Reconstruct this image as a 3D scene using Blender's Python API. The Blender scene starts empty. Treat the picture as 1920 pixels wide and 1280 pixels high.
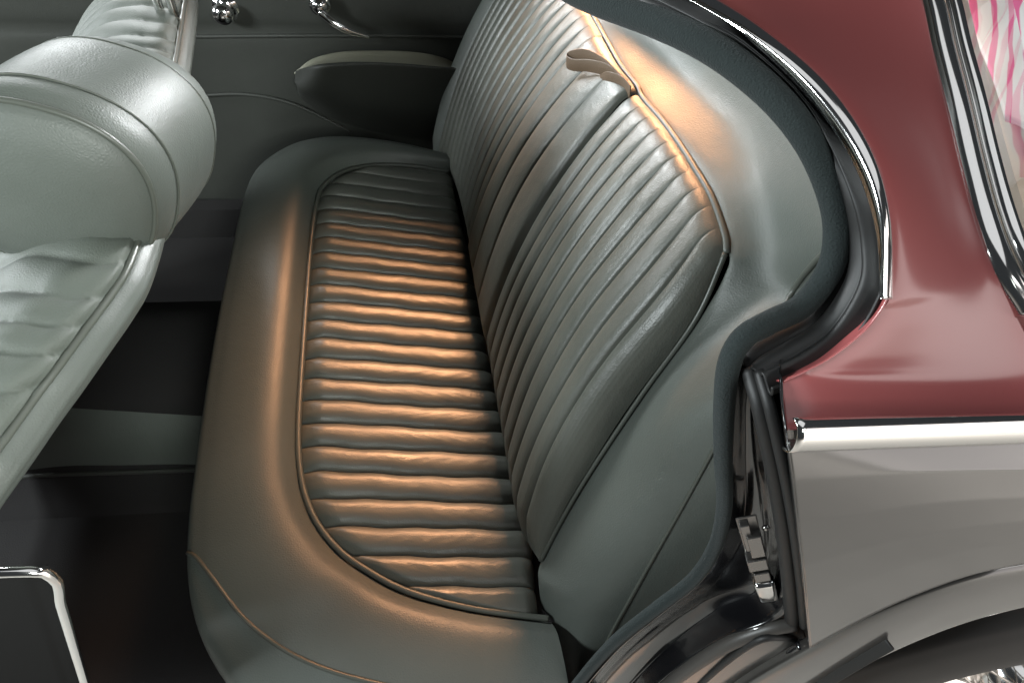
import bpy, math, random
import numpy as np
from mathutils import Vector, Matrix
from mathutils.bvhtree import BVHTree
random.seed(4); rng = np.random.default_rng(4)
SC = bpy.context.scene

# ------------------------------------------------------------------ camera
F_PX = 1290.0
PITCH, YAW, ROLL = math.radians(50), math.radians(8), math.radians(4.5)
CAM = np.array([0.0, 0.0, 1.4])
fw = np.array([math.sin(YAW)*math.cos(PITCH), math.cos(YAW)*math.cos(PITCH), -math.sin(PITCH)])
r0 = np.array([math.cos(YAW), -math.sin(YAW), 0.0]); u0 = np.cross(r0, fw)
rt = r0*math.cos(ROLL)+u0*math.sin(ROLL); up = u0*math.cos(ROLL)-r0*math.sin(ROLL)
cd = bpy.data.cameras.new('camera'); cam = bpy.data.objects.new('camera', cd)
SC.collection.objects.link(cam); SC.camera = cam
cd.sensor_width = 36; cd.lens = F_PX/1920*36; cd.clip_start = 0.01; cd.clip_end = 200
m = Matrix.Identity(4)
for i in range(3):
    m[i][0] = rt[i]; m[i][1] = up[i]; m[i][2] = -fw[i]; m[i][3] = CAM[i]
cam.matrix_world = m

# ------------------------------------------------------------------ world, lamps, exposure
w = bpy.data.worlds.new('World'); SC.world = w; w.use_nodes = True
bg = w.node_tree.nodes['Background']; bg.inputs[0].default_value = (.85, .93, 1, 1); bg.inputs[1].default_value = .035
SC.view_settings.view_transform = 'Standard'; SC.view_settings.look = 'None'
SC.view_settings.exposure = 0; SC.view_settings.gamma = 1; SC.view_settings.use_curve_mapping = False
try: SC.cycles.use_denoising = True
except Exception: pass
def area(name, loc, aim, sx, sy, power, col, spread=180):
    l = bpy.data.lights.new(name, 'AREA'); l.shape = 'RECTANGLE'; l.size = sx; l.size_y = sy
    l.energy = power; l.color = col; l.spread = math.radians(spread)
    o = bpy.data.objects.new(name, l); SC.collection.objects.link(o); o.location = loc
    o.rotation_euler = (Vector(aim)-Vector(loc)).to_track_quat('-Z', 'Y').to_euler(); return o
area('daylight_door_side', (-1.9, -.2, 1.7), (.15, .6, .8), .6, .4, 56, (.90, .98, 1.0))
area('front_seat_fill', (.4, -1.2, 1.9), (-.50, .5, .95), .5, .4, 3.0, (.93, 1, .95), 34)  # added fill lamp, narrow beam brightening the front seat
area('warm_window_light', (.40, 2.25, 1.85), (.10, .60, .5), 0.45, .45, 5.6, (1, .48, .23), 30)
area('far_window_daylight', (-1.8, 3.4, 2.0), (0, .7, .8), .9, .6, 22, (.95, .99, 1.0), 120)
area('far_front_daylight', (-1.2, 3.2, 2.2), (.2, .7, .95), .8, .5, 10, (.95, .99, 1), 60)
area('windscreen_daylight', (-2.4, 1.4, 1.35), (.2, .6, .9), 1., .4, 31, (.92, .98, 1), 120)
area('headrest_fill', (1.3, 2.25, 1.75), (-.36, .64, .98), .5, .35, 2.2, (.97, .99, 1.0), 15)  # added narrow lamp that only brightens the headrest
area('daylight_rear', (3.8, -2.4, 1.6), (.3, .2, 1.1), 5.0, 3.0, 100, (1, .93, .90))
area('gutter_fill', (.5, .15, 3.0), (.3, .3, 1.2), 2.0, 2.0, 9, (.98, .99, 1.0))  # added lamp overhead so the chrome gutter reflects white
area('floor_fill', (2.6, -3.2, 3.2), (2.6, -3.1, 0), 2.0, 2.0, 135, (1, .98, .95), 120)  # added lamp brightening the floor that the lower wing mirrors

# ------------------------------------------------------------------ helpers
A = lambda *a: np.array(a, float)
def ray(p): return (p[0]-960)/F_PX*rt-(p[1]-640)/F_PX*up+fw
def atz(p, z): d = ray(p); return CAM+d*(z-CAM[2])/d[2]
def aty(p, y): d = ray(p); return CAM+d*(y-CAM[1])/d[1]
def atpl(p, P0, n): d = ray(p); return CAM+d*((P0-CAM)@n)/(d@n)
def cat(P, t):
    """Catmull-Rom through rows of P at parameters t (0..len-1)"""
    P = np.asarray(P, float); n = len(P)
    if n == 2: return P[0]+(P[1]-P[0])*np.asarray(t)[:, None] if P.ndim == 2 else P[0]+(P[1]-P[0])*np.asarray(t).reshape(-1, *([1]*(P.ndim-1)))
    E = np.concatenate([[2*P[0]-P[1]], P, [2*P[-1]-P[-2]]])
    t = np.asarray(t, float); i = np.clip(np.floor(t).astype(int), 0, n-2); f = (t-i).reshape(-1, *([1]*(P.ndim-1)))
    a, b, c, d = E[i], E[i+1], E[i+2], E[i+3]
    return .5*((2*b)+(-a+c)*f+(2*a-5*b+4*c-d)*f**2+(-a+3*b-3*c+d)*f**3)
def curve(P, n):
    """resampled evenly by arc length"""
    P = np.asarray(P, float); Q = cat(P, np.linspace(0, len(P)-1, 60*len(P)))
    s = np.r_[0, np.cumsum(np.linalg.norm(np.diff(Q, axis=0), axis=1))]
    x = np.linspace(0, s[-1], n); return np.stack([np.interp(x, s, Q[:, k]) for k in range(Q.shape[1])], 1)
def param(P, n): return cat(P, np.linspace(0, len(P)-1, n))      # keeps the control points' pairing
def loft(curves, nu, nv, even=False):
    C = np.stack([curve(c, nu) if even else param(c, nu) for c in curves])
    return cat(C, np.linspace(0, len(curves)-1, nv))
def normals(G):
    du = np.gradient(G, axis=1); dv = np.gradient(G, axis=0); n = np.cross(du, dv)
    return n/np.maximum(np.linalg.norm(n, axis=2, keepdims=True), 1e-9)
COL = SC.collection
def link(name, me, mat, parent):
    o = bpy.data.objects.new(name, me); COL.objects.link(o)
    if mat: me.materials.append(mat)
    if parent: o.parent = parent
    return o
def mesh(name, V, Fc, mat, parent=None, smooth=True):
    me = bpy.data.meshes.new(name); me.from_pydata([tuple(map(float, v)) for v in V], [], [tuple(map(int, f)) for f in Fc]); me.update()
    if smooth: me.polygons.foreach_set('use_smooth', [True]*len(me.polygons))
    return link(name, me, mat, parent)
def gfaces(nv, nu, off=0, closeu=False):
    i = np.arange(nv-1)[:, None]*nu; j = np.arange(nu if closeu else nu-1)[None, :]; jn = (j+1) % nu
    return np.stack([i+j, i+jn, i+nu+jn, i+nu+j], -1).reshape(-1, 4)+off
def flip_to_cam(G, Fc):
    return Fc
def grid(name, G, mat, parent=None, closeu=False, thick=0):
    nv, nu = G.shape[:2]
    n = normals(G); c = np.array(G[nv//2, nu//2]); f = gfaces(nv, nu, 0, closeu)
    if not closeu and np.mean(np.sum(n*(CAM-G), axis=2)) < 0: f = f[:, ::-1]
    o = mesh(name, G.reshape(-1, 3), f, mat, parent)
    if thick:
        md = o.modifiers.new('thick', 'SOLIDIFY'); md.thickness = thick; md.offset = -1
    return o
def bvh(G): return BVHTree.FromPolygons([tuple(v) for v in G.reshape(-1, 3)], [tuple(f) for f in gfaces(*G.shape[:2])])
def snap(tree, pts, n=80, lift=.001):
    out = []
    for p in curve(np.array(pts, float), n):
        d = ray(p); h = tree.ray_cast(Vector(CAM), Vector(d))
        if h[0] is not None: out.append(np.array(h[0])-d/np.linalg.norm(d)*lift)
    return np.array(out)
def frames(P):
    T = np.gradient(P, axis=0); T /= np.linalg.norm(T, axis=1, keepdims=True)
    N = np.zeros_like(T); a = A(0, 0, 1) if abs(T[0, 2]) < .8 else A(1, 0, 0)
    n = a-T[0]*(a@T[0]); n /= np.linalg.norm(n)
    for i in range(len(T)):
        n = n-T[i]*(n@T[i]); n /= np.linalg.norm(n); N[i] = n
    return T, N, np.cross(T, N)
def tube_data(P, r, k=10, caps=True):
    P = np.asarray(P, float); T, N, B = frames(P); r = np.broadcast_to(r, (len(P),))
    a = np.arange(k)*2*math.pi/k
    V = (P[:, None]+r[:, None, None]*(np.cos(a)[None, :, None]*N[:, None]+np.sin(a)[None, :, None]*B[:, None])).reshape(-1, 3)
    Fc = [tuple(f) for f in gfaces(len(P), k, 0, True)]
    if caps: Fc += [tuple(range(k))[::-1], tuple(range((len(P)-1)*k, len(P)*k))]
    return V, Fc
def tube(name, P, r, mat, parent=None, k=10):
    V, Fc = tube_data(P, r, k); return mesh(name, V, Fc, mat, parent)
def multi(name, parts, mat, parent=None, smooth=True):
    V = []; Fc = []; o = 0
    for v, f in parts:
        V += [tuple(x) for x in v]; Fc += [tuple(i+o for i in q) for q in f]; o += len(v)
    return mesh(name, V, Fc, mat, parent, smooth)
def box_data(c, ax, ay, az):
    c, ax, ay, az = map(lambda q: np.array(q, float), (c, ax, ay, az))
    V = [c+i*ax+j*ay+k*az for i in (-1, 1) for j in (-1, 1) for k in (-1, 1)]
    return V, [(0, 1, 3, 2), (4, 6, 7, 5), (0, 4, 5, 1), (2, 3, 7, 6), (0, 2, 6, 4), (1, 5, 7, 3)]
def bevel(o, wd, seg=3):
    b = o.modifiers.new('bevel', 'BEVEL'); b.width = wd; b.segments = seg; b.limit_method = 'ANGLE'; return o
def ball(c, r, sq=(1, 1, 1), n=24):
    th = np.linspace(0, math.pi, n); a = np.linspace(0, 2*math.pi, n*2, endpoint=False)
    V = np.array([[c[0]+sq[0]*r*math.sin(t)*math.cos(b), c[1]+sq[1]*r*math.cos(t), c[2]+sq[2]*r*math.sin(t)*math.sin(b)] for t in th for b in a])
    return V, [tuple(q) for q in gfaces(n, n*2, 0, True)]
def empty(name, loc, label=None, cat_=None, group=None, parent=None):
    o = bpy.data.objects.new(name, None); COL.objects.link(o); o.location = loc; o.empty_display_size = .05
    if label: o['label'] = label
    if cat_: o['category'] = cat_
    if group: o['group'] = group
    if parent: o.parent = parent
    return o

# ------------------------------------------------------------------ materials
def mat(name, col, rough=.5, metal=0., coat=0., bump=None, var=0., spec=.5, sheen=0, rvar=0., coat_r=.03, ior=1.5):
    """bump = list of (kind, scale, strength, distance)"""
    mt = bpy.data.materials.new(name); mt.use_nodes = True; nt = mt.node_tree; N = nt.nodes; L = nt.links
    b = N['Principled BSDF']; b.inputs['Base Color'].default_value = (*col, 1); b.inputs['Roughness'].default_value = rough
    b.inputs['Metallic'].default_value = metal; b.inputs['Coat Weight'].default_value = coat; b.inputs['Coat Roughness'].default_value = coat_r
    b.inputs['Specular IOR Level'].default_value = spec; b.inputs['IOR'].default_value = ior
    if sheen: b.inputs['Sheen Weight'].default_value = sheen
    tc = N.new('ShaderNodeTexCoord')
    if var or rvar:
        nz = N.new('ShaderNodeTexNoise'); nz.inputs['Scale'].default_value = 9; nz.inputs['Detail'].default_value = 6; L.new(tc.outputs['Object'], nz.inputs['Vector'])
        if var:
            mx = N.new('ShaderNodeMix'); mx.data_type = 'RGBA'; mx.inputs['A'].default_value = (*[c*(1-var) for c in col], 1); mx.inputs['B'].default_value = (*[min(1, c*(1+var)) for c in col], 1)
            L.new(nz.outputs['Fac'], mx.inputs['Factor']); L.new(mx.outputs['Result'], b.inputs['Base Color'])
        if rvar:
            mr = N.new('ShaderNodeMapRange'); mr.inputs['From Min'].default_value = .3; mr.inputs['From Max'].default_value = .7
            mr.inputs['To Min'].default_value = rough-rvar; mr.inputs['To Max'].default_value = rough+rvar
            L.new(nz.outputs['Fac'], mr.inputs['Value']); L.new(mr.outputs['Result'], b.inputs['Roughness'])
    prev = None
    for kind, scale, st, dist in bump or []:
        if kind == 'voronoi':
            t = N.new('ShaderNodeTexVoronoi'); t.feature = 'DISTANCE_TO_EDGE'; out = t.outputs['Distance']
        else:
            t = N.new('ShaderNodeTexNoise'); t.inputs['Detail'].default_value = 5; out = t.outputs['Fac']
        t.inputs['Scale'].default_value = scale
        L.new(tc.outputs['Object'], t.inputs['Vector'])
        bp = N.new('ShaderNodeBump'); bp.inputs['Strength'].default_value = st; bp.inputs['Distance'].default_value = dist
        L.new(out, bp.inputs['Height'])
        if prev: L.new(prev.outputs['Normal'], bp.inputs['Normal'])
        prev = bp
    if prev: L.new(prev.outputs['Normal'], b.inputs['Normal'])
    return mt
GRAIN = [('noise', 14, .25, .006), ('noise', 60, .25, .0015), ('voronoi', 330, .45, .0008)]
LEATHER = mat('green_leather', (.070, .079, .070), .48, bump=GRAIN, var=.12, rvar=.06, spec=.5)
PLEAT = mat('pleated_green_leather', (.074, .078, .066), .41, bump=[('noise', 16, .3, .003), ('noise', 42, .35, .0022), ('noise', 110, .25, .001), ('voronoi', 330, .4, .0007)], var=.15, rvar=.07, spec=.5)
PIPE = mat('leather_piping', (.06, .066, .056), .4, bump=[('noise', 200, .2, .0006)])
DOORL = mat('dark_door_leather', (.040, .042, .037), .55, bump=GRAIN, var=.1, spec=.35)
CARPET = mat('black_carpet', (.022, .021, .021), .95, bump=[('noise', 500, .6, .002)], spec=.1)
FUZZ = mat('fabric_door_seal', (.022, .028, .028), .95, bump=[('noise', 700, .8, .0015)], var=.2, spec=.1, sheen=.08)
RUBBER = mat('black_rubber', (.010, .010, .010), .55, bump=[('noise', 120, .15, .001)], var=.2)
CHROME = mat('chrome', (.86, .86, .85), .11, 1.0)
STEEL = mat('plated_steel', (.6, .59, .57), .22, 1.0, bump=[('noise', 90, .1, .001)])
MAROON = mat('maroon_paint', (.36, .085, .085), .5, 0, 1.0, spec=.5)
MAROON.node_tree.nodes['Principled BSDF'].inputs['Coat IOR'].default_value = 1.6; MAROON.node_tree.nodes['Principled BSDF'].inputs['Coat Roughness'].default_value = .2
BLACKP = mat('black_paint', (.03, .028, .026), .3, 0, 1.0, spec=.5)
JAMB = mat('black_gloss_paint', (.006, .006, .007), .2, 0, 1.0)
BLACKP.node_tree.nodes['Principled BSDF'].inputs['Coat IOR'].default_value = 1.7; BLACKP.node_tree.nodes['Principled BSDF'].inputs['Coat Roughness'].default_value = .09
TYRE = mat('tyre_rubber', (.03, .028, .026), .6, bump=[('noise', 80, .15, .001)])
SPOKE = mat('wire_metal', (.55, .52, .48), .3, .9)
CREAM = mat('cream_enamel', (.62, .57, .48), .4)

# ------------------------------------------------------------------ setting
gnd = mat('concrete_floor', (.5, .48, .44), .7, bump=[('noise', 40, .2, .003)], var=.15)
o = mesh('ground', [(-8, -8, 0), (8, -8, 0), (8, 8, 0), (-8, 8, 0)], [(0, 1, 2, 3)], gnd); o['kind'] = 'structure'

car = empty('classic_car', (.4, .8, 0), 'vintage saloon car in maroon over grey-black paint with chrome trim and an open rear doorway', 'car')
def P_(o):          # keep world placement under an empty
    return o
INV = {}
def under(o, e):
    o.parent = e; o.matrix_parent_inverse = Matrix.Translation(-e.location) if e.type == 'EMPTY' else Matrix.Identity(4); return o
# every mesh is built in world coordinates; children of an Empty get the inverse of its place

# ------------------------------------------------------------------ rear bench seat
bench = empty('rear_bench_seat', (0, .75, .2), 'wide dark green leather rear bench seat with pleated cushion and folding centre armrest', 'bench seat')
KT = .18
CP0, CPN = A(0, 0, .5), A(KT, 0, 1)/math.hypot(KT, 1)
cz = lambda x: .5-KT*x
pip_px = [(1034, 1161), (900, 1143), (800, 1120), (740, 1098), (690, 1070), (640, 1035), (598, 985), (573, 930), (562, 870), (560, 800), (566, 690), (575, 560), (582, 470), (592, 390), (606, 350), (645, 322), (700, 311), (770, 312), (848, 324)]
pip = np.array([atpl(p, CP0, CPN) for p in pip_px])
rear_px = [(1012, 1162), (1004, 1098), (1000, 1035), (993, 990), (986, 944), (977, 898), (968, 852), (957, 812), (945, 774), (934, 736), (925, 698), (918, 663), (905, 590), (892, 520), (882, 472), (868, 427), (852, 354), (848, 324)]
rear = np.array([atpl(p, CP0, CPN) for p in rear_px])
pipc = curve(pip, 500)
# pleated panel
ys = np.linspace(pipc[0, 1]+.001, pipc[-1, 1]-.001, 760)
mx = np.argmax(pipc[:, 1]) if np.argmax(pipc[:, 1]) > 250 else 499
o_ = np.argsort(pipc[:mx+1, 1]); xl = np.interp(ys, pipc[:mx+1, 1][o_], pipc[:mx+1, 0][o_])
ro = np.argsort(rear[:, 1]); xr = np.interp(ys, rear[ro, 1], rear[ro, 0])
nx = 70; f = np.linspace(0, 1, nx)
X = xl[:, None]+(xr-xl)[:, None]*f[None]; Y = np.repeat(ys[:, None], nx, 1)
wob = .0007*np.sin(X*31+Y*57)+.0008*np.sin(X*83-Y*23)
ph = ((Y+wob-.3345)/.0401) % 1.0
rib = .0098*(1-np.abs(2*ph-1)**2.6)-.0026*np.exp(-(np.minimum(ph, 1-ph)/.035)**2)
edge = np.minimum(1, (f*(xr-xl)[:, None])/.035); edge = edge*(2-edge)
redge = np.minimum(1, ((1-f)*(xr-xl)[:, None])/.02); redge = np.sqrt(np.clip(redge*(2-redge), 0, 1))
ye = np.minimum(1, np.minimum(ys-ys[0], ys[-1]-ys)/.03)[:, None]
crease = .0006*np.sin(X*210+6*np.sin(Y*90))*np.exp(-((X-.0)/.12)**2)*np.sin(Y*180)
Z = cz(X)-.004+rib*(.35+.65*edge)*np.sqrt(ye)+.010*edge*redge-.010*(1-redge)-.006+.3*crease
cushion_bolster_G = None
# bolster: piping -> shoulder -> crest -> outline -> skirt
out_px = [(840, 296), (760, 272), (680, 256), (600, 250), (545, 260), (500, 285), (470, 312), (448, 370), (430, 450), (409, 550), (390, 650), (374, 750), (360, 850), (348, 930), (342, 1000), (341, 1050), (346, 1110), (365, 1180), (395, 1235), (435, 1290)]
CO = A(0, 0, .48)
outl = [atpl(p, CO, CPN) for p in out_px]+[A(-.215, .185, .50), A(-.14, .150, .49), A(-.04, .130, .475), A(.03, .125, .465), A(.09, .123, .457), A(.15, .122, .45)]
outl = np.array(outl)
nu = 420
PI = curve(pip[::-1], nu); OU = curve(outl, nu)
# pair by arc with a shift so the corners match
def warp(c, ks, n):
    s = np.r_[0, np.cumsum(np.linalg.norm(np.diff(c, axis=0), axis=1))]; s /= s[-1]
    x = np.interp(np.linspace(0, 1, n), [a for a, b in ks], [b for a, b in ks]); return np.stack([np.interp(x, s, c[:, k]) for k in range(3)], 1)
def frac_near(c, q):
    s = np.r_[0, np.cumsum(np.linalg.norm(np.diff(c, axis=0), axis=1))]; s /= s[-1]
    return s[np.argmin(np.linalg.norm((c-q)[:, :2], axis=1))]
pc1, pc2 = frac_near(PI, atpl((606, 350), CP0, CPN)), frac_near(PI, atpl((660, 1050), CP0, CPN))
oc1, oc2 = frac_near(OU, atpl((490, 290), CO, CPN)), frac_near(OU, outl[19])
PI = warp(PI, [(0, 0), (.2, pc1), (.72, pc2), (1, 1)], nu); OU = warp(OU, [(0, 0), (.2, oc1), (.72, oc2), (1, 1)], nu)
def sm(a, k):
    kern = np.hanning(k); kern /= kern.sum(); p = np.pad(a, ((k//2, k//2), (0, 0)), mode='edge'); return np.stack([np.convolve(p[:, i], kern, 'valid') for i in range(3)], 1)
OU = sm(OU, 31); 
D = OU-PI; up_ = A(0, 0, 1)
Pc = [PI+up_*-.012, PI+D*.05+up_*.006, PI+D*.16+up_*.026, PI+D*.34+up_*.032, PI+D*.58+up_*.024, PI+D*.83+up_*.006, OU-up_*.02, OU+D*.02-up_*.085, OU+D*.0-up_*.16, OU-D*.05-up_*.29]
BG = cat(np.stack(Pc), np.linspace(0, len(Pc)-1, 120))
cushion = under(grid('seat_cushion', BG, LEATHER), bench)
pg = np.stack([X, Y, Z], -1)
panel = grid('pleated_panel', pg, PLEAT, cushion)
pp = PI.copy(); pp[:, 2] += .0015
tube('piping', pp[2:-2], .0042, PIPE, cushion, 12)
tb = bvh(BG)
sp = snap(tb, [(352, 1036), (368, 1044), (400, 1085), (450, 1150), (500, 1195), (560, 1232), (630, 1260), (720, 1283), (800, 1296)], 120, .0005)
tube('seam', sp, .0028, PIPE, cushion, 8)

# backrest
ANG = math.radians(24)
B0, B1 = A(.101, .272, .5), A(.028, 1.208, .5)
U = (B1-B0)/np.linalg.norm(B1-B0); W = A(math.sin(ANG), 0, math.cos(ANG)); W = W-U*(W@U); W /= np.linalg.norm(W)
NB = np.cross(W, U); NB = NB if NB[0] < 0 else -NB
bp = lambda p: atpl(p, B0, NB)
uv = lambda P: A((P-B0)@U, (P-B0)@W)
top_px = [(1357, 474), (1354, 440), (1330, 370), (1300, 318), (1270, 270), (1235, 222), (1200, 182), (1190, 160), (1160, 122), (1135, 78), (1112, 36), (1090, 0), (1062, -48)]
topuv = np.array([uv(bp(p)) for p in top_px]+[A(1.0, .47), A(1.10, .455), A(1.16, .41)])
basuv = np.array([uv(bp(p)) for p in [(1011, 1050), (998, 960), (978, 830), (955, 690), (935, 600), (910, 500), (888, 410), (860, 330)]]+[A(1.06, -.05), A(1.13, -.06)])
basuv[:, 1] = np.minimum(basuv[:, 1], .02)-.02; basuv[0, 1] = uv(bp((1011, 1050)))[1]
near = np.array([uv(bp(p)) for p in [(1011, 1050), (1050, 975), (1100, 890), (1200, 740), (1300, 600), (1357, 474)]])
def back_grid(t0, t1, b0, b1, ns, nv_, npleat, amp, proud=0., edge_roll=.02, phase=0.):
    """columns run up the backrest from base arc-fraction to top arc-fraction"""
    T = curve(topuv, 2000); Bq = curve(basuv, 2000)
    s = np.linspace(0, 1, ns); ti = np.clip(((t0+(t1-t0)*s)*1999), 0, 1999).astype(int); bi = np.clip(((b0+(b1-b0)*s)*1999), 0, 1999).astype(int)
    v = np.linspace(0, 1, nv_)[:, None, None]
    G = Bq[bi][None]*(1-v)+T[ti][None]*v
    if t0 == 0:                                    # follow the curved near edge
        ne = curve(near, nv_)-(near[0]+(near[-1]-near[0])*np.linspace(0, 1, nv_)[:, None])
        G += ne[:, None]*((1-s)**2)[None, :, None]
    vv = v[..., 0]
    lean = .012*np.sin(vv*math.pi*1.0)*np.sin(s*math.pi)[None]
    G = G.copy(); G[..., 0] += lean
    php = (s[None]*npleat+phase+.02*np.sin(vv*9+s[None]*17)) % 1
    pl = amp*(1-np.abs(2*php-1)**3.2)-.0030*np.exp(-(np.minimum(php, 1-php)/.035)**2)
    fade = np.clip(np.minimum(vv/.06, (1-vv)/.16), 0, 1); fade = .25*np.clip((1-vv)/.02, 0, 1)*.5+.87*fade*fade*(3-2*fade)
    wr = 0
    dist = np.minimum(s, 1-s)*abs(t1-t0)*1.2
    er = np.clip(dist/edge_roll, 0, 1); er = np.sqrt(er*(2-er))
    bul = .036*np.sin(np.clip(vv, 0, 1)*math.pi)**.8+.010*np.clip(vv/.1, 0, 1)
    if t0 == 0:
        e0 = np.clip(s*abs(t1-t0)*1.2/.05, 0, 1)[None]; bul = bul*(.12+.88*np.sqrt(e0*(2-e0)))
    h = bul*1.0+pl*fade+wr+proud*er[None]*np.clip(vv/.1, 0, 1)
    endr = np.clip((1-vv)/.05, 0, 1); endr = np.sqrt(endr*(2-endr))
    h = h-.014*(1-endr)
    return B0+G[..., :1]*U+G[..., 1:]*W+h[..., None]*NB, T, Bq
Tq = curve(topuv, 2000); Bq = curve(basuv, 2000)
fr = lambda c, q: np.argmin(np.linalg.norm(c-q, axis=1))/1999
tN, tF = fr(Tq, uv(bp((1197, 178)))), fr(Tq, uv(bp((1128, 66))))
bN, bF = fr(Bq, uv(bp((940, 640)))*A(1, 0)), fr(Bq, uv(bp((897, 478)))*A(1, 0))
tE, bE = fr(Tq, A(1.09, .45)), fr(Bq, A(1.06, -.05))
G1, _, _ = back_grid(0, tN, 0, bN, 400, 170, 10, .0052)
G3, _, _ = back_grid(tF, tE, bF, bE, 400, 150, 12, .0052)
G2, _, _ = back_grid(tN+.003, tF-.003, bN+.003, bF-.003, 150, 150, 3, .004, proud=.007, edge_roll=.012)
# far bolster edge + whole back as one part: backrest shell
G4, _, _ = back_grid(tE, 1, bE, 1, 50, 100, 1, .0)
s4 = np.linspace(0, 1, 50); G4 += (.018*np.sin(s4*math.pi*.75)-.0*s4)[None, :, None]*NB - (.05*s4**3)[None, :, None]*NB
back = under(grid('backrest', np.concatenate([G1[:, ::3]], 1), PLEAT), bench); back.data.name = 'backrest'
# full-resolution pleated sheets
back.data = grid('tmp', G1, PLEAT).data; bpy.data.objects.remove(bpy.data.objects['tmp'])
grid('pleated_panel', G3, PLEAT, back)
grid('side_bolster', G4, LEATHER, back)
arm = under(grid('centre_armrest', G2, PLEAT), bench)
# top piping
tp = curve(np.array([B0+q[0]*U+q[1]*W-.004*NB for q in topuv]), 200)
tube('piping', tp, .004, PIPE, back, 10)
npx = curve(np.array([B0+q[0]*U+q[1]*W-.002*NB for q in near]), 80)
tube('edge_piping', npx, .0032, PIPE, back, 8)
# rear face of the backrest
rt_ = np.array([B0+q[0]*U+q[1]*W-.012*NB for q in curve(topuv, 60)]); rb_ = np.array([B0+q[0]*U+q[1]*W-.06*NB for q in curve(basuv, 60)])
grid('back_shell', np.stack([rb_-.02*NB, rt_-.01*NB]), CARPET, back)
gl0 = curve(rear[::-1], 60)+A(-.03, 0, -.035); gl1 = np.array([B0+q[0]*U+(q[1]-.05)*W+.02*NB*-1 for q in curve(basuv, 60)])[::-1]
gl0 = np.vstack([gl0, gl0[-1:]+A(0, -.06, 0)]); gl1 = np.vstack([gl1, gl1[-1:]+A(0, -.06, 0)])
grid('gap_lining', np.stack([gl0, .5*(gl0+gl1)+A(0, 0, -.02), gl1+A(.02, 0, 0), gl1+A(.05, 0, .03)]), CARPET, back)
# pull strap: two leather loops of tape
def ribbon(name, P, wdir, wd, th, mt, parent):
    P = np.asarray(P, float); T = np.gradient(P, axis=0); T /= np.linalg.norm(T, axis=1, keepdims=True)
    wv = np.broadcast_to(np.array(wdir, float), P.shape) if np.ndim(wdir) == 1 else wdir
    wv = wv/np.linalg.norm(wv, axis=1, keepdims=True); n = np.cross(T, wv)
    prof = [(-1, -1), (1, -1), (1, 1), (-1, 1)]
    V = np.stack([P+a*wd/2*wv+b*th/2*n for a, b in prof], 1).reshape(-1, 3)
    Fc = [tuple(q) for q in gfaces(len(P), 4, 0, True)]+[(3, 2, 1, 0), tuple(range(len(V)-4, len(V)))]
    return bevel(mesh(name, V, Fc, mt, parent), th*.3, 2)
def strap_pt(p, off): return bp((p[0], p[1]+13))+NB*off
st = curve(np.array([strap_pt((1186, 150), .018), strap_pt((1168, 124), .030), strap_pt((1148, 112), .042), strap_pt((1127, 116), .05), strap_pt((1119, 125), .052), strap_pt((1127, 131), .047), strap_pt((1148, 128), .036), strap_pt((1172, 134), .026), strap_pt((1192, 156), .014)]), 70)
STRAP = mat('brown_leather_strap', (.11, .075, .048), .5, bump=GRAIN)
ribbon('pull_strap', st, A(.1, .0, -1), .018, .0022, STRAP, arm)
ribbon('pull_strap', curve(np.array([strap_pt((1150, 150), .022), strap_pt((1166, 146), .024), strap_pt((1186, 152), .018), strap_pt((1196, 168), .012)]), 30), A(.1, 0, -1), .020, .002, STRAP, arm)

# surround: leather top roll and side bolster
sur = [((1060, -50), (1095, -62), (1140, -75)), ((1101, 18), (1170, 5), (1250, 15)), ((1136, 80), (1235, 76), (1350, 80)), ((1199, 180), (1310, 168), (1440, 150)), ((1272, 270), (1390, 252), (1530, 250)), ((1332, 370), (1440, 360), (1583, 380)),
       ((1359, 465), (1462, 462), (1588, 460)), ((1352, 512), (1445, 540), (1545, 565)), ((1302, 600), (1390, 618), (1470, 640)), ((1202, 740), (1295, 752), (1400, 745)), ((1102, 890), (1230, 905), (1385, 900)), ((1016, 1040), (1150, 1075), (1355, 1060)),
       ((1012, 1100), (1110, 1155), (1265, 1165)), ((1030, 1200), (1085, 1235), (1160, 1255)), ((1050, 1285), (1085, 1305), (1115, 1325)), ((1080, 1380), (1100, 1400), (1120, 1420))]
Aa = []; Bb = []; Mm = []
zB = [None, .99, 1.0, 1.02, 1.04, 1.05, 1.05]; yB = {7: .40, 8: .355, 9: .315, 10: .29, 11: .27, 12: .26, 13: .245, 14: .235, 15: .21}
yA = {12: .325, 13: .29, 14: .262, 15: .23}
for i, (a, mm_, b) in enumerate(sur):
    pa = bp(a)-NB*.006 if i < 12 else aty(a, yA[i])
    pb = atz(b, .985) if i == 0 else (atz(b, zB[i]) if i <= 6 else aty(b, yB[i]))
    ym = .5*(pa[1]+pb[1])+(.035 if i <= 6 else (.01 if i <= 8 else -.02))
    Aa.append(pa); Bb.append(pb); Mm.append(aty(mm_, ym))
Aa, Bb, Mm = map(np.array, (Aa, Bb, Mm))
SG = loft([Aa+NB*-.03, Aa, Mm, Bb], 240, 80)
surround = under(grid('side_bolster', SG, LEATHER), bench)
tsur = bvh(SG)
tube('seam', snap(tsur, [(1342, 835), (1290, 930), (1225, 1045), (1180, 1125), (1148, 1182), (1120, 1240)], 80, .0002), .0022, PIPE, surround, 8)
tube('piping', snap(tsur, [(1558, 462), (1522, 498), (1490, 540), (1466, 586)], 40, .001), .003, PIPE, surround, 8)

# ------------------------------------------------------------------ car shell
def part(o): return under(o, car)
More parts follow.
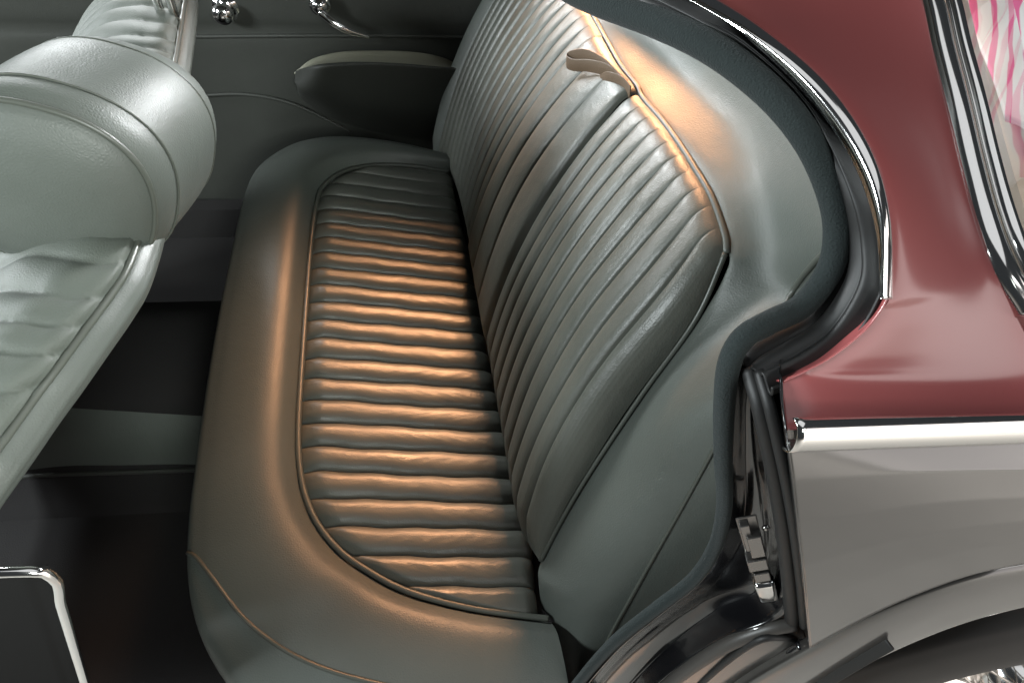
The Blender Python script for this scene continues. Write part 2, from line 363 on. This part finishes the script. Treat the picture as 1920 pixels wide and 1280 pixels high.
# door opening: fabric seal, rubber band, chrome gutter
seal_px = [(1020, -60, .62), (1070, -25, .57), (1128, 2, .53), (1240, 44, .47), (1340, 94, .425), (1440, 172, .385), (1512, 258, .355), (1555, 350, .335), (1570, 430, .32), (1556, 505, .305), (1505, 572, .29), (1445, 603, .28), (1395, 632, .272), (1368, 680, .265), (1358, 760, .258), (1356, 860, .25), (1358, 950, .243), (1340, 1025, .238), (1300, 1085, .232), (1230, 1140, .225), (1150, 1205, .215), (1080, 1285, .205), (1010, 1380, .195)]
seal = curve(np.array([aty(p[:2], p[2]) for p in seal_px]), 300)
part(tube('door_seal', seal, np.interp(np.linspace(0, 1, 300), [0, .3, .5, 1], [.013, .0085, .0065, .0065]), FUZZ, None, 14))
gut_in = [(1150, -70, .50), (1275, -8, .455), (1390, 62, .415), (1505, 168, .372), (1595, 300, .325), (1640, 430, .29), (1650, 560, .262)]
gut_out = [(1240, -60, .50), (1348, 0, .454), (1440, 62, .414), (1545, 152, .372), (1627, 270, .327), (1668, 400, .293), (1676, 562, .266)]
gi = np.array([aty(p[:2], p[2]) for p in gut_in]); go = np.array([aty(p[:2], p[2]) for p in gut_out])
mid = .5*(gi+go); lift = (CAM-mid); lift /= np.linalg.norm(lift, axis=1, keepdims=True)
gG = loft([gi-lift*.014, gi, gi*.85+go*.15+lift*.004, gi*.6+go*.4+lift*.0065, gi*.3+go*.7+lift*.006, go+lift*.001, go-lift*.014], 160, 48)
part(grid('gutter_trim', gG, CHROME, thick=.001))
# rubber band between the seal and the gutter/body
rb_in = [(1040, -70, .63), (1140, -12, .53), (1250, 30, .475), (1350, 78, .43), (1452, 158, .39), (1530, 250, .36), (1574, 345, .34), (1588, 435, .325), (1572, 515, .31), (1515, 588, .295), (1455, 622, .285), (1410, 650, .278), (1396, 676, .272)]
rb_out = [(1140, -75, .51), (1262, -8, .465), (1330, 30, .44), (1398, 72, .42), (1510, 178, .376), (1580, 280, .338), (1622, 380, .308), (1640, 460, .29), (1640, 540, .272), (1590, 632, .258), (1530, 682, .248), (1480, 705, .243), (1445, 716, .24)]
ri = np.array([aty((p[0]-11, p[1]+3), p[2]+.002) for p in rb_in]); ro_ = np.array([aty(p[:2], p[2]) for p in rb_out])
rG = loft([ri, ro_], 220, 64)
rn = normals(rG); rn *= np.sign(np.sum(rn*(CAM-rG), axis=2, keepdims=True)); q = np.linspace(0, 1, 64)
ridge = .004*np.abs(np.sin(q*math.pi*3.0))**.7-.012*np.exp(-((q-.92)/.07)**2)-.01*np.exp(-((q-.02)/.05)**2)
part(grid('weather_strip', rG+rn*ridge[:, None, None], RUBBER, thick=.002))
# maroon quarter panel
Lq = [(1250, -62, .50), (1348, 0, .453), (1442, 62, .414), (1546, 152, .372), (1628, 270, .327), (1668, 400, .293), (1669, 545, .266), (1648, 585, .26), (1615, 625, .254), (1560, 668, .247), (1510, 695, .242), (1468, 714, .238), (1470, 760, .221), (1476, 806, .205)]
Rq = [(1700, -70, .56), (1733, 10, .515), (1752, 100, .47), (1775, 200, .425), (1800, 310, .38), (1830, 420, .34), (1862, 500, .308), (1885, 550, .297), (1910, 600, .287), (1935, 650, .277), (1955, 690, .268), (1975, 725, .26), (1990, 760, .240), (2000, 792, .224)]
Lq3 = np.array([aty(p[:2], p[2]) for p in Lq]); Rq3 = np.array([aty(p[:2], p[2]) for p in Rq])
n1 = np.array([aty((.6*l[0]+.4*r[0], .6*l[1]+.4*r[1]), .6*l[2]+.4*r[2]-.006*math.sin(math.pi*min(1, i/13))) for i, (l, r) in enumerate(zip(Lq, Rq))])
QG = loft([Lq3, n1, Rq3], 200, 90)
dep = (QG-CAM)@fw; dirs = (QG-CAM)/dep[..., None]
for _ in range(700):
    e = np.pad(dep, 1, mode='edge'); dep = .5*dep+.125*(e[2:, 1:-1]+e[:-2, 1:-1]+e[1:-1, 2:]+e[1:-1, :-2])
QG = CAM+dirs*dep[..., None]
quarter = part(grid('quarter_panel', QG, MAROON, thick=.002))
E0 = Rq3[7:]; part(grid('rear_deck', loft([E0-A(.002, 0, .001), E0+A(.25, .02, -.03), E0+A(.55, .07, -.10), E0+A(.85, .16, -.30)], 60, 40), MAROON, thick=.002))
# returned edge of the quarter panel inside the door opening
ed = Lq3[6:12]; ed2 = np.array([aty(p, y) for p, y in [((1645, 540), .285), ((1622, 572), .28), ((1585, 605), .274), ((1530, 648), .268), ((1485, 672), .264), ((1436, 692), .262)]])
grid('panel_edge', loft([ed, ed*.5+ed2*.5+A(0, 0, -.004), ed2], 80, 16), MAROON, quarter, thick=.001)
# rear window trim and glass
wt = [(1712, -60, .55), (1742, 10, .509), (1762, 100, .465), (1787, 200, .42), (1812, 310, .377), (1840, 415, .337), (1872, 500, .308), (1920, 580, .287)]
wc = curve(np.array([aty(p[:2], p[2]) for p in wt]), 120)
part(tube('window_trim', wc, .010, CHROME, None, 14))
wc2 = wc+A(.018, .004, .004)
part(tube('window_trim', wc2, .006, CHROME, None, 12))
# waist chrome strip
s0, s1 = aty((1477, 812), .203), aty((2010, 798), .222)
dirx = (s1-s0)/np.linalg.norm(s1-s0); vdn = A(0, -.25, -1); vdn /= np.linalg.norm(vdn); nout = np.cross(dirx, vdn); nout = nout if nout[1] < 0 else -nout
qs = np.linspace(0, math.pi, 15)
prof = [(-math.cos(a)*.0125, math.sin(a)**.8*.009) for a in qs]
pts = np.linspace(0, 3.2, 120)[:, None]*(s1-s0)+s0; pts[:, 1] += .006*np.clip(np.linspace(0, 3.2, 120)-1, 0, 3)**2
stG = np.stack([pts+a*vdn+b*nout for a, b in prof])
ws = part(grid('waist_trim', stG, CHROME, thick=.001))
# lower wing
WC = A(.846, .212, .297); RR, RT_ = .181, .335
def arc_on(P, n=50, end=.12):
    dx, dz = P[0]-WC[0], P[2]-WC[2]; r = math.hypot(dx, dz); a0 = math.atan2(dz, dx)
    return np.array([(WC[0]+r*math.cos(a), P[1]+.02*(1-t)**0*t, WC[2]+r*math.sin(a)) for t, a in zip(np.linspace(0, 1, n)[1:], np.linspace(a0, end, n)[1:])])
Lw = [(1478, 826), (1488, 900), (1497, 980), (1506, 1060), (1513, 1130), (1520, 1214)]
Rw = [(2010, 818), (2030, 880), (2040, 930), (2040, 970), (2035, 1005), (2030, 1040)]
yw = [.202, .191, .182, .175, .170, .166]
Lw3 = np.array([aty(p, y) for p, y in zip(Lw, yw)]); Rw3 = np.array([aty(p, y) for p, y in zip(Rw, [v+.012 for v in yw])])
seam_px = [(1520, 1214), (1600, 1170), (1700, 1122), (1814, 1080), (1920, 1056), (2030, 1040)]
WG = np.zeros((90, 120, 3))
sm_px = curve(np.array(seam_px, float), 400)
for i, a in enumerate(np.linspace(0, 5, 90)):
    l = cat(np.array(Lw, float), [a])[0]; r = cat(np.array(Rw, float), [a])[0]; yy = np.interp(a, range(6), yw)
    for j, b in enumerate(np.linspace(0, 1, 120)):
        p = l+(r-l)*b; sx = 1520+(2030-1520)*b
        dy = np.interp(sx, sm_px[:, 0], sm_px[:, 1])-(Lw[5][1]+(Rw[5][1]-Lw[5][1])*b)
        WG[i, j] = aty(A(p[0], p[1]+dy*a/5), yy+.012*b)
bot = arc_on(WG[-1, -1]); kk_ = np.linspace(0, 1, 90)[:, None]**1.3
ext = np.stack([WG[:, -1]*1.0+np.concatenate([(q_[0]-WG[-1, -1, 0])*np.ones((90, 1)), .02*np.ones((90, 1))*(i_/48)**2*2, kk_*(q_[2]-WG[-1, -1, 2])], 1) for i_, q_ in enumerate(bot)], 1)
WG = np.concatenate([WG, ext], 1)
lower = part(grid('lower_wing', WG, BLACKP, thick=.002))
be = curve(np.vstack([Lq3[11:], Lw3]), 60); grid('body_edge', np.stack([be, be+A(.001, .008, 0), be+A(.012, .028, -.008), be+A(.03, .05, -.03)]), JAMB, lower, thick=.001)
# wheel arch cover below the seam
sp3 = lambda dy, ys_, pts_: np.array([aty((x, y+dy), ys_) for x, y in pts_])
seam_ext = [(1330, 1330), (1420, 1272), (1516, 1218)]+seam_px[1:]
lip = [(1400, 1390), (1480, 1330), (1558, 1283), (1640, 1238), (1725, 1199), (1814, 1166), (1920, 1138), (2030, 1118)]
kx = lambda x: .012*min(1, max(0, (x-1520)/510))
c0 = np.array([aty((x, y+3), .1665+kx(x)) for x, y in seam_ext]); c3 = np.array([aty(p, .158+kx(p[0])) for p in lip])
c1 = np.array([aty((.65*a[0]+.35*b[0], .65*a[1]+.35*b[1]), .161+kx(a[0])) for a, b in zip(seam_ext, lip)]); c2 = np.array([aty((.3*a[0]+.7*b[0], .3*a[1]+.7*b[1]), .158+kx(a[0])) for a, b in zip(seam_ext, lip)])
c0, c1, c2, c3 = [np.vstack([c_, arc_on(c_[-1])[6::7]]) for c_ in (c0, c1, c2, c3)]
AG = loft([c0+A(0, .012, 0), c0, c1, c2, c3, c3+A(0, .008, -.004), c3+A(.005, .03, .01)], 300, 60)
arch = part(grid('wheel_arch', AG, BLACKP, thick=.001))
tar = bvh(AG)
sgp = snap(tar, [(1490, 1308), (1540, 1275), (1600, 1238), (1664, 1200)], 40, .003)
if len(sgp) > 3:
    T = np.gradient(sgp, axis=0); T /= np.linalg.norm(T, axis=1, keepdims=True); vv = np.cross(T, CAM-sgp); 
    ribbon('reflection_strip', sgp, vv, .017, .003, RUBBER, arch)  # dark strip standing in for a reflection in the gloss paint
# wheel
wheel = empty('wheel', (0, 0, 0), parent=car); wheel.matrix_parent_inverse = Matrix.Translation(-car.location)
def lathe(prof, c, n=96):
    a = np.arange(n)*2*math.pi/n
    return np.stack([np.stack([c[0]+r*np.cos(a), np.full(n, c[1]+y), c[2]+r*np.sin(a)], 1) for r, y in prof])
tyG = lathe([(RR+.004, .012), (RR+.006, -.006), (RR+.03, -.016), (RR+.08, -.022), (RT_-.04, -.018), (RT_-.012, -.004), (RT_, .02), (RT_, .12)], WC)
tyG = cat(tyG, np.linspace(0, 7, 40)); grid('tyre', tyG, TYRE, wheel, True)
rimG = cat(lathe([(RR+.004, .006), (RR+.005, -.006), (RR, -.010), (RR-.006, -.004), (RR-.010, .02), (RR-.03, .06), (RR-.03, .12)], WC), np.linspace(0, 6, 30)); rim = grid('rim', rimG, SPOKE, wheel, True)
sk = []
for k in range(36):
    a = 2*math.pi*k/36; da = (.42 if k % 2 else -.42); r2 = .055
    for rr_, yy_, dd in ((RR-.012, .012, da), (RR-.014, .045, -da*.8)):
        p = A(WC[0]+rr_*math.cos(a), WC[1]+yy_, WC[2]+rr_*math.sin(a)); qn = A(WC[0]+r2*math.cos(a+dd), WC[1]+(-.03 if yy_ < .03 else .05), WC[2]+r2*math.sin(a+dd))
        sk.append(tube_data(np.stack([p, .5*(p+qn), qn]), .0022, 6))
multi('spokes', sk, SPOKE, wheel)
multi('hub', [(lambda V: (V.reshape(-1, 3), [tuple(q) for q in gfaces(V.shape[0], V.shape[1], 0, True)]))(lathe([(.001, -.06), (.03, -.055), (.045, -.03), (.058, .0), (.058, .06)], WC, 40))], CHROME, wheel)
# latch pillar (black door jamb)
ji = np.array([aty(p[:2], p[2]) for p in [(1376, 660, .272), (1370, 760, .262), (1368, 870, .254), (1368, 960, .247), (1350, 1035, .242), (1308, 1096, .236), (1238, 1152, .229), (1158, 1218, .219), (1088, 1298, .209), (1018, 1390, .2)]])
jo = np.array([aty(p[:2], p[2]) for p in [(1425, 685, .262), (1446, 790, .232), (1462, 880, .222), (1476, 980, .212), (1484, 1070, .204), (1470, 1150, .196), (1380, 1190, .194), (1290, 1246, .192), (1215, 1310, .19), (1130, 1400, .188)]])
JG = loft([ji, ji*.72+jo*.28+A(.012, .018, -.012), ji*.35+jo*.65+A(.014, .02, -.016), jo, jo+A(.04, .03, -.01)], 160, 50)
pillar = part(grid('latch_pillar', JG, JAMB, thick=.001))
# flange rubber strips along the outer edge of the opening
fl_px = [(1404, 690, .262), (1424, 760, .24), (1440, 830, .228), (1456, 910, .218), (1470, 1000, .209), (1480, 1090, .2), (1486, 1168, .194)]
fl = curve(np.array([aty(p[:2], p[2]) for p in fl_px]), 100)
part(tube('edge_strip', fl, np.linspace(.0055, .0072, 100), RUBBER, None, 12))
fl2 = curve(np.array([aty((p[0]+19+.008*(p[1]-690), p[1]+4), p[2]-.006) for p in fl_px]), 100)
part(tube('edge_strip', fl2, np.linspace(.004, .0048, 100), RUBBER, None, 12))
def strip(name, pxs, r, mt, k=12): return part(tube(name, curve(np.array([aty(p[:2], p[2]) for p in pxs]), 80), r, mt, None, k))
strip('sill_strip', [(1492, 1168, .192), (1440, 1178, .192), (1370, 1204, .191), (1300, 1246, .19), (1235, 1300, .188), (1150, 1390, .186)], .0075, mat('grey_sill_rubber', (.05, .046, .042), .45))
strip('sill_strip', [(1502, 1200, .184), (1470, 1194, .184), (1425, 1198, .184), (1370, 1232, .184), (1300, 1294, .183), (1220, 1380, .182)], .0038, RUBBER)
strip('sill_strip', [(1506, 1208, .175), (1465, 1238, .174), (1420, 1272, .173), (1370, 1310, .172), (1290, 1380, .171)], .0058, JAMB)
# sill skin between the strips
g0 = np.array([aty(p, .19) for p in [(1508, 1180), (1440, 1180), (1370, 1206), (1300, 1250), (1235, 1305), (1150, 1395)]]); g1 = np.array([aty(p, .176) for p in [(1512, 1212), (1470, 1240), (1425, 1274), (1375, 1312), (1330, 1346), (1290, 1385)]])
g2 = np.array([aty(p, .168) for p in [(1518, 1216), (1478, 1244), (1432, 1278), (1390, 1310), (1350, 1340), (1310, 1385)]])
part(grid('sill_panel', loft([g0+A(0, .01, 0), g0, .5*(g0+g1)+A(0, -.004, 0), g1, g2], 80, 24), BLACKP, thick=.001))
# striker
def on(px, yy): return aty(px, yy)
sx, sy_, sz = A(.012, -.004, -.004), A(0, .010, .004), A(.004, .003, -.012)
la, lb = aty((1400, 975), .236), aty((1436, 1106), .218); ax_ = lb-la; LN = np.linalg.norm(ax_); ax_ /= LN
ey = CAM-la; ey -= ax_*(ey@ax_); ey /= np.linalg.norm(ey); ex = np.cross(ax_, ey)
def seg(a, b, wd, h, off=0.): return box_data(la+ax_*LN*(a+b)/2+ey*h/2+ex*off, ax_*LN*(b-a)/2, ex*wd, ey*h/2)
STEELD = mat('worn_steel', (.30, .29, .28), .34, 1.0, bump=[('noise', 60, .25, .001)], rvar=.12)
latch = part(bevel(multi('door_latch', [seg(-.06, 1.04, .0085, .002), seg(-.02, .30, .004, .007, .003), seg(.10, .36, .006, .010, -.002), seg(.38, .52, .0085, .0115, .001), seg(.545, .66, .007, .013), seg(.64, .80, .0045, .010, .003)], STEELD, None, False), .0016)); latch.data.polygons.foreach_set('use_smooth', [False]*len(latch.data.polygons))
bevel(multi('striker_block', [seg(.70, .97, .0095, .015)], CHROME, latch, True), .0045, 4)
mesh('catch', *ball(la+ax_*LN*.92+ey*.014, .009, (1, .8, 1.2)), CHROME, latch) if False else None
for q_ in (.12, .92):
    c_ = la+ax_*LN*q_-ex*.0135; mesh('screw', *ball(c_+ey*.001, .0035, (1, .7, 1), 10), STEEL, latch)

# ------------------------------------------------------------------ interior floor, tunnel, far door
FZ = .17; YD0 = 1.40
part(mesh('carpet', [(-1.6, .16, FZ), (.3, .16, FZ), (.3, 1.55, FZ), (-1.6, 1.55, FZ)], [(0, 1, 2, 3)], CARPET))
xs = np.linspace(-1.6, .0, 30)
part(mesh('sill_carpet', [(-1.6, YD0, FZ), (.3, YD0, FZ), (.3, YD0, .26), (-1.6, YD0, .26), (-1.6, YD0+.04, .26), (.3, YD0+.04, .26)], [(0, 1, 2, 3), (3, 2, 5, 4)], CARPET, None, False))
tprof = [(.60, FZ-.01), (.645, FZ+.006), (.70, .20), (.775, .315), (.80, .335), (.95, .34), (1.05, .30), (1.12, FZ-.01)]
te = np.array([[(x, y-.0*x, z) for x in xs] for y, z in tprof])
tun = part(grid('transmission_tunnel', te, CARPET, thick=.002))
def at_z(p, z): return atz(p, z)
k0 = np.array([atz(p, .33) for p in [(-160, 770), (-20, 752), (107, 740), (250, 728), (390, 716), (440, 712)]])
k1 = np.array([atz(p, .20) for p in [(-160, 905), (-20, 896), (107, 888), (230, 884), (350, 880), (420, 878)]])
tl = grid('tunnel_side', loft([k0+A(0, .02, .004), k0, .5*(k0+k1)+A(0, -.012, .012), k1], 60, 24), LEATHER, tun, thick=.002)
tube('edge_binding', curve(k1+A(0, -.002, .002), 40), .005, DOORL, tun, 8)
# far door
YD = 1.45
door = empty('door', (0, YD, 0), parent=car); door.matrix_parent_inverse = Matrix.Translation(-car.location)
door.location = (0, 0, 0)
dz = np.linspace(FZ, 1.0, 60); dx = np.linspace(-1.7, .55, 120)
DG = np.zeros((60, 120, 3))
for i, z in enumerate(dz): DG[i, :, 0] = dx; DG[i, :, 1] = YD+.10*((z-.6)/.5)**2*np.sign(.6-z)*.3+.006*np.exp(-((z-.69)/.012)**2); DG[i, :, 2] = z
grid('door_panel', DG, DOORL, door, thick=.02)
tube('panel_seam', curve(np.array([aty(p, YD-.004) for p in [(107, 72), (350, 69), (600, 67), (760, 68), (960, 72)]]), 60), .004, DOORL, door, 8)
tube('panel_seam', curve(np.array([aty(p, YD-.006) for p in [(250, 215), (330, 188), (400, 178), (470, 178), (540, 192), (600, 218), (660, 250)]]), 60), .004, DOORL, door, 8)
# armrest: rounded shelf
lip_px = [(553, 140), (570, 134), (600, 127), (650, 123), (700, 123), (760, 126), (820, 131), (880, 134)]
arc_px = [(553, 140), (566, 124), (592, 108), (640, 97), (700, 95), (770, 97), (830, 108), (880, 134)]
low_px = [(556, 150), (560, 178), (578, 196), (620, 222), (680, 242), (740, 255), (800, 262), (880, 270)]
lp = np.array([aty(p, YD-.085*min(1, i/2+.1)) for i, p in enumerate(lip_px)]); ap = np.array([aty(p, YD-.012) for p in arc_px]); lw_ = np.array([aty(p, YD-.006) for p in low_px])
tA = lp+A(0, .004, .004); Hm = .5*(lp+lw_)+A(0, -.02, .0)
ar = grid('armrest', loft([lp+A(0, .01, .002), lp+A(0, .002, .005), lp+A(0, -.004, -.004), Hm, lw_], 90, 50), DOORL, door)
ATOP = mat('olive_armrest_leather', (.24, .235, .18), .5, bump=GRAIN)
grid('armrest_top', loft([lp+A(0, .01, .001), .5*(lp+ap)+A(0, .01, -.004), ap], 90, 20), ATOP, ar, thick=.003)
# roof shell with its headlining, above the frame
rx, ry = np.meshgrid(np.linspace(-1.3, .25, 40), np.linspace(0, 1, 30))
RG = np.stack([rx, .46+1.02*ry, 1.40+.10*np.sin(ry*math.pi)-.05*np.clip(rx/.25, 0, 1)**2], -1)
part(grid('roof', RG, DOORL, thick=.02))
pa = curve(np.array([aty(p, y) for p, y in [((90, 1062), .226), ((107, 1110), .22), ((133, 1195), .21), ((162, 1290), .20), ((190, 1380), .19)]]), 60)
post = part(grid('centre_post_shade', np.stack([pa+A(-.7, -.03, .06), pa+A(-.3, -.02, .03), pa+A(-.02, -.004, .002), pa]), mat('dark_shade_panel', (.010, .010, .010), .95, spec=.08), thick=.002))  # post edge, its panel drawn out of view to shade the cushion flank
tube('edge_trim', curve(np.vstack([[pa[0]+A(-.6, -.026, .052), pa[0]+A(-.2, -.012, .021), pa[0]+A(-.03, -.004, .004)], pa[2::6]]), 120), .0042, CHROME, post, 12)
# handles
def cyl(p, q, r): return tube_data(np.stack([p, .5*(p+q), q]), r, 24)
c = aty((418, 28), YD-.03)
multi('door_knob', [ball(c, .022, (1, .7, 1)), cyl(c+A(0, .03, -.002), c+A(0, .005, 0), .012), cyl(c+A(0, .032, 0), c+A(0, .026, 0), .026)], CHROME, door)
c2_ = aty((600, 12), YD-.03); e = aty((692, 70), YD-.035)
lv = curve(np.array([c2_+A(0, -.005, -.008), c2_*.75+e*.25+A(0, -.012, -.01), c2_*.4+e*.6+A(0, -.010, -.008), e]), 40)
multi('window_handle', [ball(c2_, .017, (1, .8, 1)), cyl(c2_+A(0, .03, 0), c2_, .02), tube_data(lv, np.interp(np.linspace(0, 1, 40), [0, .15, .5, 1], [.010, .008, .0085, .003]), 14)], CHROME, door)

# ------------------------------------------------------------------ front seats
seat = empty('front_seat', (-.55, .65, FZ), 'pale green leather front seat with large rounded headrest above its pleated top edge', 'car seat')
pl_px = [(-95, 960, .90), (0, 835, .905), (60, 752, .912), (107, 690, .92), (160, 618, .926), (208, 553, .928), (240, 500, .93), (268, 420, .93), (290, 330, .93), (308, 220, .93), (326, 120, .93), (336, 60, .93), (345, 0, .93), (348, -40, .92)]
pv = np.array([atz(p[:2], p[2]) for p in pl_px]); pv = curve(pv, 260)
sec_b = [(0, 0), (.006, -.003), (.012, -.011), (.013, -.022), (-.004, -.047), (-.10, -.145), (-.30, -.37), (-.52, -.67)]
sec_f = [(0, 0), (-.016, .010), (-.05, .012), (-.10, -.004), (-.16, -.05), (-.22, -.13), (-.30, -.30), (-.36, -.5)]
endc = np.clip(np.minimum(np.arange(260), 259-np.arange(260))/14, 0, 1); endc = np.sqrt(endc*(2-endc))[:, None]
ctr = pv+A(-.06, 0, -.12)
def sect(sec): return np.stack([ctr+(pv+A(a, 0, b)-ctr)*(.55+.45*endc) for a, b in sec])
sb = under(grid('backrest', cat(sect(sec_b), np.linspace(0, 7, 70)), LEATHER, thick=.003), seat)
FG = cat(sect(sec_f), np.linspace(0, 7, 90)); fn = normals(FG); fn *= np.sign(fn[..., 2:3])
al = np.r_[0, np.cumsum(np.linalg.norm(np.diff(pv, axis=0), axis=1))]; dd = np.linspace(0, .62, 90)[:, None]
rb2 = .007*(np.abs(np.sin(al[None]/.036*math.pi+1.2*np.sin(dd*14)+.5*np.sin(al[None]*40)))**.55)*np.clip(dd/.04, 0, 1)
rb2 = rb2+.0012*np.sin(dd*60+al[None]*22)*np.clip(dd/.03, 0, 1)*np.exp(-dd/.2)
grid('pleated_front', FG+fn*rb2[..., None], mat('front_seat_leather', (.070, .079, .068), .62, bump=GRAIN, var=.12, spec=.35), sb, thick=.003)
tube('piping', pv+A(.001, 0, .001), .0036, PIPE, sb, 10)
pz = [aty((298, 14), .98), aty((322, 12), .98)]
for p in pz: tube('headrest_post', np.stack([p+A(0, 0, -.03), p, p+A(0, .0, .05), p+A(0, 0, .09)]), .006, CHROME, seat if False else sb, 12)
# headrest: D-shaped bolster swept across the seat
hc0, hc1 = A(-.362, .535, .982), A(-.338, .72, .952)
def dsec(c, sx_, sz_, tilt, n=72):
    a = np.linspace(0, 2*math.pi, n, endpoint=False); x = np.sign(np.cos(a))*np.abs(np.cos(a))**.85*sx_; z = np.sign(np.sin(a))*np.abs(np.sin(a))**.85*sz_
    ct, st_ = math.cos(tilt), math.sin(tilt); return np.stack([c[0]+x*ct-z*st_, np.full(n, c[1]), c[2]+x*st_+z*ct], 1)
HS = [(-.13, .001), (-.12, .35), (-.09, .66), (-.045, .86), (-.01, .945), (.015, .975), (.05, 1.01), (.11, 1.045), (.19, 1.055), (.28, 1.055), (.5, 1.06), (.66, 1.05), (.78, 1.02), (.88, .96), (.96, .87), (1.02, .74), (1.07, .5), (1.09, .001)]
HX, HZ = .090, .097
hd = np.stack([dsec(hc0+(hc1-hc0)*a, HX*b, HZ*b, math.radians(-20)) for a, b in HS])
hr = under(grid('headrest', cat(hd, np.linspace(0, len(HS)-1, 150)), LEATHER, None, True), seat)
def ring(a, b): q = dsec(hc0+(hc1-hc0)*a, HX*b, HZ*b, math.radians(-20)); q = np.roll(q, 36, axis=0); return np.vstack([q, q[:1]])
tube('seam', ring(.012, .976), .003, PIPE, hr, 8)
tube('seam', ring(.20, 1.062), .0012, PIPE, hr, 8)
tube('seam', ring(.76, 1.028), .0012, PIPE, hr, 8)
tube('headrest_post', np.stack([aty((132, 470), .60), aty((140, 487), .60), aty((158, 500), .60), aty((172, 520), .60)]), .006, CHROME, hr, 10)
# ------------------------------------------------------------------ things seen past the rear window
wr_px = [(1850, -60), (1880, 10), (1900, 100), (1925, 200), (1950, 310), (1980, 420), (2020, 500), (2060, 580)]
gl = np.array([aty(p, y) for p, y in zip(wr_px, [.80, .76, .72, .68, .63, .58, .53, .5])])
w0 = np.array([aty(p[:2], p[2]+.012) for p in wt])
GLASS = mat('window_glass', (1, 1, 1), .02); GLASS.node_tree.nodes['Principled BSDF'].inputs['Transmission Weight'].default_value = 1
GLASS.node_tree.nodes['Principled BSDF'].inputs['IOR'].default_value = 1.1
part(grid('rear_window', loft([w0+A(.01, 0, .004), gl+A(.01, 0, .004)], 60, 10), GLASS))
fr0 = np.array([aty(p[:2], p[2]+.05) for p in wt]); fr1 = np.array([aty((p[0]+44+.03*p[1], p[1]), p[2]+.10) for p in wt])
part(grid('window_lining', loft([fr0, .5*(fr0+fr1)+A(0, -.012, .006), fr1, fr1+A(.02, .05, -.02)], 80, 24), CREAM, thick=.002))
part(mesh('parcel_shelf', [(.46, .50, .93), (2.2, .50, .93), (2.2, 1.5, .93), (.46, 1.5, .93)], [(0, 1, 2, 3)], CREAM))
CL = bpy.data.materials.new('pink_striped_cloth'); CL.use_nodes = True; nt = CL.node_tree
tc = nt.nodes.new('ShaderNodeTexCoord'); mp = nt.nodes.new('ShaderNodeMapping'); mp.inputs['Rotation'].default_value = (0, 0, .5)
wv = nt.nodes.new('ShaderNodeTexWave'); wv.inputs['Scale'].default_value = 7; wv.inputs['Distortion'].default_value = 3; wv.inputs['Detail'].default_value = 2; wv.inputs['Detail Scale'].default_value = .8
cr = nt.nodes.new('ShaderNodeValToRGB'); cr.color_ramp.elements[0].position = .70; cr.color_ramp.elements[0].color = (.86, .85, .83, 1); cr.color_ramp.elements[1].position = .82; cr.color_ramp.elements[1].color = (.80, .16, .34, 1)
nt.links.new(tc.outputs['Object'], mp.inputs[0]); nt.links.new(mp.outputs[0], wv.inputs[0]); nt.links.new(wv.outputs['Fac'], cr.inputs[0])
nt.links.new(cr.outputs[0], nt.nodes['Principled BSDF'].inputs['Base Color']); nt.nodes['Principled BSDF'].inputs['Roughness'].default_value = .8
gx, gy = np.meshgrid(np.linspace(.58, 1.5, 80), np.linspace(.66, 1.45, 80))
o = grid('striped_cloth', np.stack([gx, gy, .945+.008*np.sin(gx*17+gy*5)+.006*np.sin(gy*23-gx*4)], -1), CL, thick=.004)
o['label'] = 'white cloth with pink stripes seen beyond the chrome rear window trim'; o['category'] = 'cloth'
